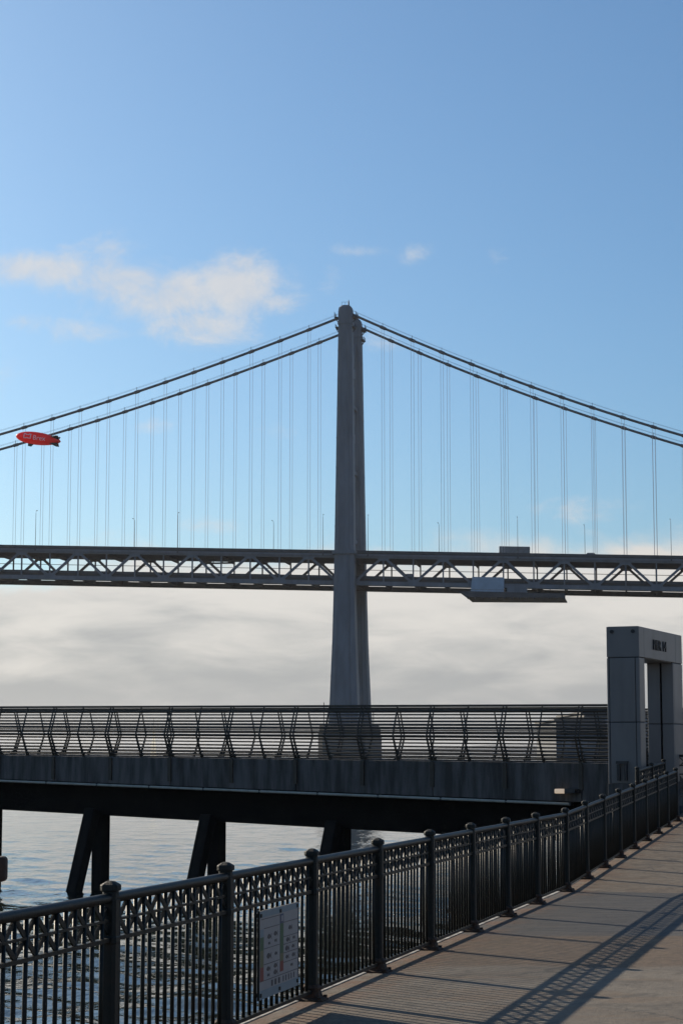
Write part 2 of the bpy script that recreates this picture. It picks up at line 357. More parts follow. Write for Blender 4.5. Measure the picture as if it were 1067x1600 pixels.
    crack = mth('MULTIPLY', ramp(vo.outputs['Distance'], 0.010, 0.002), ramp(big, 0.42, 0.55))
    base = mix(mth('MULTIPLY', crack, 0.75), base, (0.028, 0.025, 0.022))
    sp = N.new('ShaderNodeTexVoronoi'); sp.inputs['Scale'].default_value = 5.0; L.new(t.outputs['Object'], sp.inputs['Vector'])
    base = mix(mth('MULTIPLY', ramp(sp.outputs['Distance'], 0.11, 0.07), mth('MULTIPLY', ramp(sp.outputs['Color'], 0.62, 0.7), 0.6)), base, (0.030, 0.028, 0.026))
    # the newer dark repair and the brown aggregate strip lie over the old surface
    base = mix(mth('MULTIPLY', dk, 0.72), base, mix(ramp(scr, 0.42, 0.66), (0.036, 0.036, 0.038), (0.066, 0.063, 0.061)))
    base = mix(mth('MULTIPLY', br, 0.62), base, mix(ramp(gr, 0.36, 0.64), (0.125, 0.080, 0.045), (0.056, 0.036, 0.021)))
    rs2 = mth('MULTIPLY', ramp(mth('ADD', b, mth('MULTIPLY', wob, 0.5)), 0.50, 0.0), ramp(noise(2.1, 5, 0.62), 0.44, 0.58))
    base = mix(mth('MULTIPLY', rs2, 0.7), base, (0.115, 0.050, 0.022))
    L.new(base, p.inputs['Base Color'])
    h = mth('ADD', mth('MULTIPLY', fine, 0.5), mth('ADD', mth('MULTIPLY', mid, 2.0), mth('MULTIPLY', grit, 0.25)))
    bp = N.new('ShaderNodeBump'); bp.inputs['Strength'].default_value = 0.8; bp.inputs['Distance'].default_value = 0.014; L.new(h, bp.inputs['Height']); L.new(bp.outputs[0], p.inputs['Normal'])
    return m
M['paving'] = paving_mat()
mb = MB(); rows = [-26, -10, 0, KINK-0.4, KINK, KINK+0.5, KINK+8, KINK+15.17, KINK+18.2, KINK+45]
cols = [-0.16, 1, 4, 12, 40]; vs = []; fs = []
for a in rows:
    for b in cols: vs.append(fpt(a, b))
nc = len(cols)
for i in range(len(rows)-1):
    for j in range(nc-1): k = i*nc+j; fs.append((k, k+1, k+nc+1, k+nc))
mb.add(vs, fs)
tag(mb.build('promenade', 'paving'), kind='structure')
mb = MB()
for i in range(len(rows)-1):          # the quay wall under the edge of the promenade
    if rows[i] < KINK+15.2:
        p, q = fpt(rows[i], -0.156), fpt(rows[i+1], -0.156)
        mb.prism([(p.x, p.y, -1), (q.x, q.y, -1), (q.x, q.y, q.z-0.006), (p.x, p.y, p.z-0.006)], UB*0.5)
tag(mb.build('quay_wall', 'conc_wall'), kind='structure')

# added strip, its pale colour standing in for sunlight on the deck's outer edge
M['lit_edge'] = mat('painted_sunlit_edge', (0.46, 0.45, 0.42), 0.8, 0.4, 6, 0.3, 40, col2=(0.16, 0.14, 0.12), lo=0.42, hi=0.62)
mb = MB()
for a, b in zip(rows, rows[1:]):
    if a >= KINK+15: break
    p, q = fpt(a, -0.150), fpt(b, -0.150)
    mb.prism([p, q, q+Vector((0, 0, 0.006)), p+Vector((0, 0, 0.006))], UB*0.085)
tag(mb.build('sunlit_edge_strip', 'lit_edge'), kind='structure')

# ------------------------------------------------------------------ iron railings
def ring(w, z, c): return [(x*w/2, y*w/2, z) for x, y in ((1, c), (c, 1), (-c, 1), (-1, c), (-1, -c), (-c, -1), (c, -1), (1, -c))]
post_me = MB().loft([ring(0.088, 0.02, .62), ring(0.088, 1.0, .62)]).mesh('post', 'iron')
cap_me = MB().loft([ring(0.078, 0.995, .6), ring(0.078, 1.045, .6), ring(0.097, 1.050, .62), ring(0.099, 1.056, .62), ring(0.099, 1.076, .62), ring(0.092, 1.082, .62), ring(0.040, 1.099, .62), ring(0.012, 1.102, .62)]).mesh('post_cap', 'cap')
collar_me = MB().loft([ring(0.090, 0.765, .62), ring(0.096, 0.772, .62), ring(0.096, 0.80, .62), ring(0.090, 0.808, .62)]).mesh('collar', 'iron')
fm = MB().loft([ring(0.215, 0.002, .8), ring(0.215, 0.018, .8), ring(0.15, 0.03, .7), ring(0.125, 0.075, .65), ring(0.135, 0.10, .65), ring(0.10, 0.12, .62)])
for sx in (-1, 1):
    for sy in (-1, 1): fm.loft([[(sx*.082+.016*math.cos(k*1.047), sy*.082+.016*math.sin(k*1.047), z) for k in range(6)] for z in (0.016, 0.04)])
flange_me = fm.mesh('base_flange', 'rust')
def iron_railing(label, P0, P1, stations, last_post=True):
    P0, P1 = Vector(P0), Vector(P1); d = P1-P0; ln = math.hypot(d.x, d.y); yaw = math.atan2(d.y, d.x); sl_ = d.z/ln
    root = thing('iron_railing', label, 'railing', P0, yaw)
    def rail(name, z, r=None, wh=None, m='iron'):
        mb = MB(); a, b = (0, 0, z), (ln, 0, z+d.z)
        if r: mb.tube([a, b], r, 12)
        else: mb.bar(a, b, wh[0], wh[1])
        return mb.build(name, m, root)
    rail('handrail', 1.008, r=0.0285); rail('rail', 0.890, wh=(0.026, 0.014)); rail('rail', 0.788, wh=(0.038, 0.022)); rail('rail', 0.072, wh=(0.038, 0.024))
    pk = MB().lathe([(0.0125, 0.06), (0.0125, 0.985)], 8, True).mesh('picket', 'iron')
    cache = {}
    for i, x in enumerate(stations):
        if i == len(stations)-1 and not last_post: break
        o = inst('post', post_me, root, (x, 0, x*sl_))
        inst('post_cap', cap_me, o); inst('collar', collar_me, o); inst('base_flange', flange_me, o)
        o.rotation_euler = (random.uniform(-.006, .006), random.uniform(-.006, .006), 0)
    for x0, x1 in zip(stations, stations[1:]):
        bay = x1-x0; pitch = bay/8; key = round(pitch, 4)
        if key not in cache:
            cr = MB()
            for s in (-1, 1): cr.bar((-pitch/2*s, 0.004*s, 0.795-sl_*pitch/2*s), (pitch/2*s, 0.004*s, 0.982+sl_*pitch/2*s), 0.010, 0.030, (0, 0, 1))
            cache[key] = cr.mesh('lattice_cross', 'iron')
        for k in range(1, 16):
            x = x0 + k*bay/16; inst('picket', pk, root, (x, 0, x*sl_)).rotation_euler = (random.gauss(0, .003), random.gauss(0, .0035), 0)
        for k in range(8):
            x = x0 + (k+.5)*pitch; inst('lattice_cross', cache[key], root, (x, 0, x*sl_))
    return root
st = [(k+3)*BAY for k in range(-3, 7)] + [KINK+3*BAY]
iron_railing('dark green iron railing with lattice band along the flat stretch of promenade, holding the sign', fpt(-3*BAY, 0), fpt(KINK, 0), st, False)
iron_railing('dark green iron railing climbing the ramp beyond the bend towards the portal', fpt(KINK, 0), fpt(KINK+15.17, 0), [15.17/8*k for k in range(9)])

# second railing beyond the far end, on its own concrete ledge, and the lattice railing under the portal
q0 = Vector((6.05, 41.0, ZC-1.37)); q1 = Vector((7.42, 46.1, ZC-1.23))
MB().prism([(5.75, 40.9, 0.2), (6.5, 40.7, 0.2), (8.1, 46.4, 0.2), (7.2, 46.9, 0.2)], (0, 0, ZC-1.40-0.2)).build('ledge', 'conc_wall')
tag(bpy.data.objects['ledge'], 'narrow concrete ledge under the short railing beside the portal', 'ledge')
iron_railing('short iron railing rising behind the ramp railing in front of the portal', q0, q1, [0, (q1-q0).xy.length/2, (q1-q0).xy.length])
def lattice_railing():
    x0, x1, y = 7.15, 11.0, 47.2; zb, zt = ZC-0.95, ZC-0.03
    root = thing('lattice_railing', 'black lattice railing standing square across the portal opening', 'railing', (x0, y, zb), 0.0)
    L_ = x1-x0; H_ = zt-zb
    for z, h in ((H_-0.03, 0.06), (H_*0.78-0.05, 0.03), (H_*0.5, 0.03), (0.05, 0.04)): MB().bar((0, 0, z), (L_, 0, z), 0.05, h).build('rail', 'iron', root)
    MB().box(-0.06, 0.06, -0.06, 0.06, -0.35, H_+0.12).build('post', 'iron', root)
    MB().box(L_-0.06, L_+0.06, -0.06, 0.06, -0.35, H_+0.12).build('post', 'iron', root)
    cm = MB(); w = 0.13
    zt2, zm, zl = H_-0.05, H_*0.75-0.05, 0.06
    cm.bar((-w, 0, zm), (w, 0, zt2), 0.02, 0.02); cm.bar((w, 0.004, zm), (-w, 0.004, zt2), 0.02, 0.02)
    cm.bar((-w, 0, zl), (w, 0, H_*0.48), 0.02, 0.02); cm.bar((w, 0.004, zl), (-w, 0.004, H_*0.48), 0.02, 0.02)
    cme = cm.mesh('lattice_cross', 'iron'); um = MB().box(-0.015, 0.015, -0.015, 0.015, 0.03, H_-0.03).mesh('picket', 'iron')
    k = 0.15
    while k < L_-0.1:
        inst('lattice_cross', cme, root, (k, 0, 0)); inst('picket', um, root, (k+w, 0, 0)); k += 2*w
lattice_railing()
tag(bevel(MB().box(6.95, 14, 47.05, 47.45, ZC-1.45, ZC-1.22).build('entry_wall', 'conc_wall'), 0.02), 'low concrete kerb wall below the lattice railing at the portal', 'wall')

# bench at the right edge
def bench():
    root = thing('park_bench', 'dark slatted bench with iron legs at the right edge beyond the ramp railing', 'bench', (7.25, 43.0, deck_z(30.6)-0.005), R(-10))
    for i in range(5): MB().box(0, 1.7, 0.02+i*0.09, 0.095+i*0.09, 0.43, 0.46).build('seat_slat', 'benchwood', root)
    for i in range(4): MB().bar((0, 0.50+0.03*i, 0.54+i*0.085), (1.7, 0.50+0.03*i, 0.54+i*0.085), 0.025, 0.07).build('back_slat', 'benchwood', root)
    for x in (0.12, 0.85, 1.58):
        m = MB(); m.tube([(x, 0.02, 0.0), (x, 0.05, 0.2), (x, 0.02, 0.41)], 0.025, 6); m.tube([(x, 0.50, 0.0), (x, 0.44, 0.22), (x, 0.47, 0.45), (x, 0.60, 0.84)], 0.025, 6)
        m.bar((x, 0.0, 0.41), (x, 0.48, 0.41), 0.04, 0.03); m.tube([(x, 0.0, 0.43), (x, -0.01, 0.60), (x, 0.08, 0.64), (x, 0.50, 0.63)], 0.02, 6)
        m.box(x-0.05, x+0.05, -0.03, 0.07, 0.004, 0.02); m.box(x-0.05, x+0.05, 0.45, 0.55, 0.004, 0.02)
        m.build('leg', 'iron', root)
bench()

# ------------------------------------------------------------------ information sign
def info_sign():
    # on the bay between posts 0 and 1, in front of the pickets (towards the walkway)
    a0, a1, z0, z1 = 0.60, 1.52, 0.155, 0.735
    p0 = fpt(a0, 0.03); p1 = fpt(a1, 0.03); wdt = a1-a0; hgt = z1-z0
    root = thing('information_sign', 'pale fishing information sign with fish pictures fixed to the railing pickets', 'sign', (p0.x, p0.y, p0.z+z0), math.atan2(UA.y, UA.x))
    # local x along railing, -y towards walkway
    MB().box(0, wdt, -0.006, 0.004, 0, hgt).build('panel', 'sign_white', root)
    def flat(name, x0, x1, y0, y1, m, k=1):
        MB().box(x0*wdt, x1*wdt, -0.0066-0.0010*k, -0.0062, y0*hgt, y1*hgt).build(name, m, root)
    flat('header_band', 0.0, 1.0, 0.925, 1.0, 'sign_blue'); flat('footer_band', 0, 1, 0, 0.10, 'sign_blue')
    for x0, g1, g0, r1, r0 in ((0.02, 0.70, 0.55, 0.36, 0.20), (0.52, 0.80, 0.45, 0.36, 0.24)):
        flat('colour_key', x0, x0+0.085, g1, g1+0.09, 'sign_blue'); flat('colour_key', x0, x0+0.085, g0, g1, 'sign_green')
        flat('colour_key', x0, x0+0.085, r1, g0, 'sign_yellow'); flat('colour_key', x0, x0+0.085, r0, r1, 'sign_red')
    flat('colour_key', 0.52, 0.605, 0.80, 0.91, 'sign_navy', 2); flat('logo_panel', 0.54, 0.585, 0.825, 0.89, 'sign_white', 3)
    for (x0, x1, yy) in ((0.12, 0.50, 0.79), (0.12, 0.50, 0.56), (0.12, 0.50, 0.38), (0.02, 0.98, 0.20), (0.62, 0.98, 0.80), (0.62, 0.98, 0.63), (0.62, 0.98, 0.54), (0.62, 0.98, 0.44), (0.62, 0.98, 0.33), (0.04, 0.5, 0.90)):
        flat('rule_line', x0, x1, yy, yy+0.006, 'sign_ink', 2)
    def fish(cx, cy, s, flip=1):
        b = MB(); n = 10; up = []; dn = []
        for i in range(n+1):
            t = i/n; h = 0.32*math.sin(math.pi*min(1, t*1.05))**0.7 if t < 0.95 else 0.04
            up.append((flip*(t-.5)*s, h*s*0.8)); dn.append((flip*(t-.5)*s, -h*s*0.6))
        tail = [(flip*.5*s, .02*s), (flip*.72*s, .25*s), (flip*.64*s, 0), (flip*.72*s, -.25*s), (flip*.5*s, -.02*s)]
        poly = up + tail + dn[::-1]
        b.prism([(cx*wdt+u, -0.0066, cy*hgt+w_) for u, w_ in poly], (0, -0.0012, 0)); b.build('fish_picture', 'sign_ink', root)
    for cx, cy, s in ((0.24, 0.685, 0.075), (0.40, 0.70, 0.07), (0.40, 0.62, 0.045), (0.24, 0.61, 0.04), (0.23, 0.465, 0.085), (0.41, 0.47, 0.05), (0.22, 0.32, 0.07), (0.40, 0.33, 0.07), (0.40, 0.255, 0.075), (0.22, 0.25, 0.045),
                      (0.78, 0.72, 0.07), (0.72, 0.585, 0.07), (0.88, 0.59, 0.045), (0.70, 0.485, 0.08), (0.86, 0.49, 0.055), (0.70, 0.385, 0.06), (0.87, 0.385, 0.065), (0.82, 0.275, 0.045)):
        fish(cx, cy, s)
    for i in range(3): flat('ruler_mark', 0.30+i*0.09, 0.335+i*0.09, 0.115, 0.18, 'sign_ink', 2)
    for i in range(5): flat('ruler_mark', 0.60+i*0.07, 0.612+i*0.07, 0.115, 0.18, 'sign_ink', 2)
    for (x, z) in ((0.03, 0.95), (0.52, 0.95), (0.97, 0.96), (0.03, 0.05), (0.50, 0.05), (0.97, 0.06)):
        MB().box(x*wdt-0.012, x*wdt+0.012, -0.014, 0.03, z*hgt-0.012, z*hgt+0.012).build('clamp', 'iron', root)
    e = MB(); e.box(-0.008, 0, -0.009, 0.006, -0.004, hgt+0.004); e.box(wdt, wdt+0.008, -0.009, 0.006, -0.004, hgt+0.004); e.build('frame', 'iron', root)
info_sign()

# ------------------------------------------------------------------ pedestrian pier
PA = math.atan2(-0.525, 0.851); PO = Vector((-9.497, 55.6, 0))
pier = thing('pedestrian_pier', 'concrete footbridge pier on paired piles crossing the water in mid distance', 'pier', PO, PA)
XL, XR = -14.0, 18.9
ctop = lambda x: ZC - 0.055 - 0.0095*x
ftop = lambda x: ZC - 0.706 - 0.0235*x
gbot = lambda x: ZC - 1.565 - 0.0275*x
PW = 5.2
def slab(name, x0, x1, y0, y1, zt, zb, m, parent):
    b = MB(); vs = []
    for x in (x0, x1):
        for (y, z) in ((y0, zb(x)), (y1, zb(x)), (y1, zt(x)), (y0, zt(x))): vs.append((x, y, z))
    b.add(vs, [(0, 3, 2, 1), (4, 5, 6, 7), (0, 1, 5, 4), (1, 2, 6, 5), (2, 3, 7, 6), (3, 0, 4, 7)])
    return b.build(name, m, parent)
x = -13.77
while x < XR-0.2:                                # precast edge panels, near and far
    x1 = min(x+1.965*2, XR)
    bevel(slab('edge_panel', x+0.010, x1-0.010, 0.0, 0.22, ctop, ftop, 'conc_wall', pier), 0.012)
    bevel(slab('edge_panel', x+0.010, x1-0.010, PW-0.22, PW, ctop, ftop, 'conc_wall', pier), 0.012)
    x = x1
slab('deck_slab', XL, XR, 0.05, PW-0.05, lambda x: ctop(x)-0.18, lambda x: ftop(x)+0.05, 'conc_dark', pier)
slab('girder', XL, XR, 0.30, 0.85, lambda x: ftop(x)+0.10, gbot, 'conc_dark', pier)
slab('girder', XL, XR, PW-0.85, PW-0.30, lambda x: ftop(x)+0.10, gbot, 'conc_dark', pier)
for k in range(-4, 5):
    px = 3.14 + 3.83*k
    if px < XL or px > XR-1: continue
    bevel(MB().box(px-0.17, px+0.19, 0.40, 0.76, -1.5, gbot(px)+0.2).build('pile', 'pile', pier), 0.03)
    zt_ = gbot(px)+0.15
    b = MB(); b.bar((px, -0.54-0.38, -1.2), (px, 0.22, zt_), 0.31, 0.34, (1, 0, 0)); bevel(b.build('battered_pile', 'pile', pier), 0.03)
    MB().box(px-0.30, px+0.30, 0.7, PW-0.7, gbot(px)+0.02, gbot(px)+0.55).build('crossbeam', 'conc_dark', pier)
x = XL
while x < 17.3:                                  # conduit slung along the panel foot
    x1 = min(x+1.75, 17.4)
    b = MB(); b.tube([(x+0.012, -0.05, ftop(x)-0.05), (x1-0.012, -0.05, ftop(x1)-0.05)], 0.034, 8); o = b.build('conduit', 'pipe', pier)
    MB().box(x1-0.03, x1+0.03, -0.08, 0.05, ftop(x1)-0.085, ftop(x1)-0.012).build('bracket', 'lampbox', pier); x = x1

def pier_railing(label, y0, out, xa, xb):
    root = thing('pier_railing', label, 'railing', PO, PA)
    rz = 1.365
    prof = [(0.02, -0.30), (0.03, 0.0), (0.29, 0.60), (0.05, 1.335)]    # outward offset, height above the kerb
    def at(x, h):
        for (o0, h0), (o1, h1) in zip(prof[1:], prof[2:]):
            if h <= h1 or h1 == prof[-1][1]:
                o_ = o0+(o1-o0)*(h-h0)/(h1-h0); break
        return (x, y0+out*o_, ctop(x)+h)
    hs = [0.07, 0.16, 0.25, 0.34, 0.43, 0.52, 0.60, 0.69, 0.775, 0.86, 0.945, 1.03, 1.115, 1.20, 1.275]
    for h in hs:
        r = 0.024 if abs(h-0.60) < 0.01 else 0.019
        m = MB(); m.tube([at(xa, h), at(xb, h)], r, 6); m.build('bar', 'bronze', root)
    m = MB(); a, b = at(xa, 1.33), at(xb, 1.33); m.bar(a, b, 0.11, 0.055); m.build('top_rail', 'bronze', root)
    def rib_mesh(dbl):
        m = MB()
        for dx in ((-0.045, 0.045) if dbl else (0.0,)):
            pts = [at(0, h) for h in (0.0, 0.60, 1.335)]
            pts = [Vector(p)-Vector((0, 0, ctop(0))) for p in pts]
            for (p, q), ws in zip(zip(pts, pts[1:]), ((0.085, 0.055), (0.048, 0.032))):
                secs = []
                for pp, w_ in ((p, ws[0]), (q, ws[1])):
                    t_ = 0.012
                    secs.append([(dx-t_, pp.y-w_/2, pp.z), (dx+t_, pp.y-w_/2, pp.z), (dx+t_, pp.y+w_/2, pp.z), (dx-t_, pp.y+w_/2, pp.z)])
                m.loft(secs)
            m.box(dx-0.03, dx+0.03, y0+out*0.012-0.018, y0+out*0.012+0.018, -0.34, 0.10)
        if dbl:
            m.box(-0.07, 0.07, y0-0.08, y0+0.08, 0.0, 0.03); yb = (-0.045 if out < 0 else PW+0.003); m.box(-0.05, 0.05, yb, yb+0.042, -0.62, -0.02)
        return m.mesh('rib', 'bronze')
    dm, sm = rib_mesh(True), rib_mesh(False)
    k = int((xa-1.95)/0.9825)
    while 1.95+k*0.9825 < xb-0.05:
        x = 1.95+k*0.9825
        if x > xa+0.05: inst('rib', dm if k % 2 == 0 else sm, root, (x, 0, ctop(x)))
        k += 1
pier_railing('bronze many-barred railing with bent ribs along the near side of the pier', 0.08, -1, XL, 18.55)
pier_railing('bronze many-barred railing with bent ribs along the far side of the pier', PW-0.08, 1, XL, 20.0)
# floodlight on the pier face
fl = thing('floodlight', 'small lit floodlight with a cream lens on the pier face below the railing', 'floodlight', PO + Vector((0.851, -0.525, 0))*17.45, PA)
b = MB(); z = ZC-0.88
b.prism([(-0.10, -0.02, z-0.05), (-0.10, -0.02, z+0.07), (0.16, -0.02, z+0.06), (0.16, -0.02, z-0.02)], (0, -0.22, 0)); b.build('housing', 'lampbox', fl)
bevel(MB().box(-0.36, -0.102, -0.24, -0.03, z-0.045, z+0.062).build('lens', 'lens', fl), 0.02)
MB().box(0.162, 0.20, -0.14, 0.0, z-0.03, z+0.05).build('bracket', 'lampbox', fl)

# ------------------------------------------------------------------ portal
PU = Vector((0.398, 0.917, 0)).normalized(); PV = Vector((-PU.y, PU.x, 0))
por = thing('gateway_portal', 'tall grey panelled gateway portal lettered PIER 14 at the head of the pier', 'portal', (6.58, 44.0, ZC-0.66), math.atan2(PU.y, PU.x))
# local x along PU (opening width), local y along PV (thickness, to the left), z from portal foot
WT, TH = 3.925, 0.74; ZT, ZL = 3.462, 2.765
def core(name, x0, x1, y0, y1, z0, z1): return MB().box(x0, x1, y0, y1, z0, z1).build(name, 'joint', por)
core('leg_core', 0.02, 0.43, 0.02, TH-0.02, 0.0, ZL+0.03); core('leg_core', 3.03, WT-0.02, 0.02, 0.27, 0, ZL+0.03); core('leg_core', 3.03, WT-0.02, 0.32, 0.62, 0, ZL+0.03); core('lintel_core', 0.02, WT-0.02, 0.02, TH-0.02, ZL+0.02, ZT-0.02)
def panel(x0, x1, y0, y1, z0, z1): bevel(MB().box(x0, x1, y0, y1, z0, z1).build('panel', 'portal', por), 0.006, 1)
zs = [(0.0, 1.335), (1.352, ZL)]
g = 0.008
for (z0, z1) in zs:
    # near leg: front (x=0 side faces the camera left), side (y=0), inner, back
    for (y0, y1) in ((0.0, 0.085), (0.10, TH-0.06), (TH-0.045, TH)): panel(-0.0, 0.02, y0, y1, z0, z1)
    panel(0.022, 0.45, -0.0, 0.02, z0, z1); panel(0.43, 0.45, 0.022, TH-0.022, z0, z1); panel(0.022, 0.45, TH-0.02, TH, z0, z1)
    # far leg, with the dark slot in its inner face
    panel(3.01, 3.03, 0.0, 0.270, z0, z1); panel(3.01, 3.03, 0.318, 0.62, z0, z1)
    panel(3.032, 3.10, -0.0, 0.02, z0, z1); panel(3.115, WT, 0.0, 0.02, z0, z1); panel(3.032, WT, 0.60, 0.62, z0, z1); panel(WT-0.02, WT, 0.022, 0.598, z0, z1)
panel(0.0, 0.02, 0.0, TH, ZL+0.02, ZT); panel(0.022, 0.43, 0.0, 0.02, ZL+0.02, ZT); panel(0.442, 3.30, 0.0, 0.02, ZL+0.02, ZT); panel(3.312, WT, 0.0, 0.02, ZL+0.02, ZT)
panel(0.022, WT, TH-0.02, TH, ZL+0.02, ZT); panel(WT-0.02, WT, 0.022, TH-0.022, ZL+0.02, ZT)
panel(0.03, WT-0.03, 0.03, TH-0.03, ZT-0.018, ZT+0.006); panel(0.45, 3.01, 0.03, TH-0.03, ZL+0.004, ZL+0.02)
for y in (0.13, TH-0.13):
    b = MB(); b.tube([(-0.03, y, ZT-0.11), (0.01, y, ZT-0.11)], 0.042, 12, smooth=False); b.build('stud', 'letter', por)
me = text_mesh('PIER 14', 0.40, 0.012, 'letter')
o = inst('lettering', me, por, (1.80, -0.012, 3.10)); o.rotation_euler = (R(90), 0, 0); o.scale = (0.95, 0.85, 1)
# service box on the near leg and a stanchion at its foot
b = MB(); b.box(-0.10, -0.012, 0.30, 0.36, 0.06, 0.42); b.box(-0.10, -0.012, 0.46, 0.52, 0.06, 0.42); b.box(-0.10, -0.012, 0.28, 0.54, 0.43, 0.49); b.build('service_bracket', 'lampbox', por)
# plinth that carries the portal
b = MB(); b.box(0.0, WT+0.3, -0.02, TH+0.02, -3.2, -0.004)
o = b.build('plinth', 'conc_wall', por); bevel(o, 0.015)

# timber arm poking in at the left edge: signpost with its post out of frame
tp = thing('timber_signpost', 'dark brown timber arm end poking in at the left edge above the railing', 'signpost', (-1.46, 5.0, deck_z(-3)), 0.0)
bevel(MB().box(-0.07, 0.07, -0.05, 0.05, 0.0, 1.75).build('post', 'timber', tp), 0.012)
bevel(MB().box(0.074, 0.630, -0.022, 0.022, 1.466, 1.528).build('arm', 'timber', tp), 0.010, 3)

# ------------------------------------------------------------------ suspension bridge
PHI = R(8.7); BO = Vector((1.393, 615.0, 0))
br = thing('suspension_bridge', 'grey double-deck suspension bridge with tall tower spanning the whole picture', 'bridge', BO, -PHI)
TW = 20.1; SL = -0.0315
def zz(r, s=0.0): return ZC + r + SL*s
SE = 150.0
nodes = [2.47+9.28*j for j in range(16)]
# tower
def leg(tc, sgn):
    lev = [(7, 4.75, 4.2, 2.8), (15, 4.3, 3.9, 2.7), (35, 3.55, 3.4, 2.4), (54.7, 3.15, 3.1, 2.0), (65, 3.0, 3.0, 1.8), (85, 2.75, 2.75, 1.3), (127, 2.25, 2.4, .3), (134.2, 2.15, 2.35, .1), (134.25, 2.38, 2.55, .1), (135.0, 2.38, 2.55, .1), (135.05, 2.2, 2.4, .05), (138.4, 2.2, 2.4, 0), (139.7, 2.0, 2.2, 0), (140.4, 1.3, 1.7, 0)]
    if sgn > 0: lev = [(a, b, c, -d) for a, b, c, d in lev]
    def sec(r, hw, hd, ln):
        c = tc - ln; z = ZC+r; i = 0.60*hw; j = 0.60*hd; e = 0.80*hw; f_ = 0.82*hd
        i = 0.48*hw; g2 = 0.90*hd; kk = 0.68*hd; q_ = [(hw, -kk), (0.62*hw, -g2), (i+.02, -g2), (i, -hd)]
        pts = q_ + [(-x, y) for x, y in q_[::-1]] + [(-x, -y) for x, y in q_] + [(x, -y) for x, y in q_[::-1]]
        return [(x, c+y, z) for x, y in pts]
    b = MB(); b.loft([sec(*l) for l in lev]); o = b.build('tower_leg', 'bridge', br)
    zs_ = [l[0] for l in lev]
    for k in range(13):
        r0 = 14 + k*9.3
        if 52 < r0 < 66: continue
        f = lambda rr: tuple(float(np.interp(rr, zs_, [l[c_] for l in lev])) for c_ in (1, 2, 3))
        a_, b_ = f(r0), f(r0+0.35)
        MB().loft([sec(r0, a_[0]+.05, a_[1]+.05, a_[2]), sec(r0+0.35, b_[0]+.05, b_[1]+.05, b_[2])]).build('splice_band', 'bridge', o)
    # collar at deck height, head platforms, rails
    MB().box(-3.55, 3.55, tc-3.45-(2 if sgn < 0 else -2), tc+3.45-(2 if sgn < 0 else -2), zz(61.2), zz(62.3)).build('collar', 'bridge', o)
    for s in (-1, 1):
        for (r0, w) in ((136.4, 1.2), (133.2, 0.9)):
            m = MB(); m.box(min(s*2.25, s*(2.25+w)), max(s*2.25, s*(2.25+w)), tc-1.9, tc+1.9, ZC+r0, ZC+r0+0.25)
            m.bar((s*2.3, tc, ZC+r0-1.2), (s*(2.2+w), tc, ZC+r0), 0.3, 0.3)
            for y in (-1.8, -0.6, 0.6, 1.8): m.bar((s*(2.2+w), tc+y, ZC+r0), (s*(2.2+w), tc+y, ZC+r0+(1.9 if r0 > 135 else 1.1)), 0.1, 0.1)
            m.bar((s*(2.2+w), tc-1.9, ZC+r0+1.1), (s*(2.2+w), tc+1.9, ZC+r0+1.1), 0.1, 0.1)
            m.build('service_platform', 'bridge_dark', o)
    m = MB()
    for x in (-1.1, 0, 1.1): m.bar((x, tc-1.4, ZC+140.2), (x, tc-1.4, ZC+141.4), .07, .07)
    m.bar((-1.2, tc-1.4, ZC+141.4), (1.2, tc-1.4, ZC+141.4), .07, .07); m.build('head_rail', 'bridge_dark', o)
    m = MB(); m.tube([(0.9, tc, ZC+140.0), (0.9, tc, ZC+141.6), (0.9, tc, ZC+142.4)], [.28, .22, .05], 6); m.build('beacon', 'bridge_dark', o)
leg(0, -1); leg(TW, 1)
for (r0, r1) in ((131, 110), (110, 89), (89, 67), (49, 29), (29, 10)):
    for q in ((2.2, TW-2.2), (TW-2.2, 2.2)): MB().bar((0, q[0], ZC+r0), (0, q[1], ZC+r1), 2.0, 1.1, (1, 0, 0)).build('diagonal_brace', 'bridge', br)
    MB().box(-1.2, 1.2, TW/2-1.4, TW/2+1.4, ZC+(r0+r1)/2-1.5, ZC+(r0+r1)/2+1.5).build('brace_gusset', 'bridge', br)
    MB().box(-1.0, 1.0, 1.5, TW-1.5, ZC+r1-0.6, ZC+r1+0.6).build('strut', 'bridge', br)
# concrete pier under the tower
b = MB()
def oct_(hw, y0, y1, z, c=1.6): return [(hw-c, y0, z), (hw, y0+c, z), (hw, y1-c, z), (hw-c, y1, z), (-hw+c, y1, z), (-hw, y1-c, z), (-hw, y0+c, z), (-hw+c, y0, z)]
b.loft([oct_(7.3, -10, 30, -2), oct_(7.3, -10, 30, ZC+5.9)]); o = b.build('tower_pier', 'tower_conc', br)
MB().loft([oct_(7.0, -9.6, 29.6, ZC+5.9), oct_(7.0, -9.6, 29.6, ZC+8.3), oct_(6.2, -9, 29, ZC+9.0)]).build('pier_cap', 'tower_conc', o)
MB().loft([oct_(8.6, -11.2, 31.2, -2), oct_(8.6, -11.2, 31.2, ZC-1.9)]).build('fender', 'bridge_dark', o)
for (x, y, h) in ((-5.6, -8, 6.6), (6.6, 14, 4.6)): MB().tube([(x, y, ZC+8.8), (x, y, ZC+8.8+h)], 0.13, 6).build('antenna', 'bridge_dark', o)
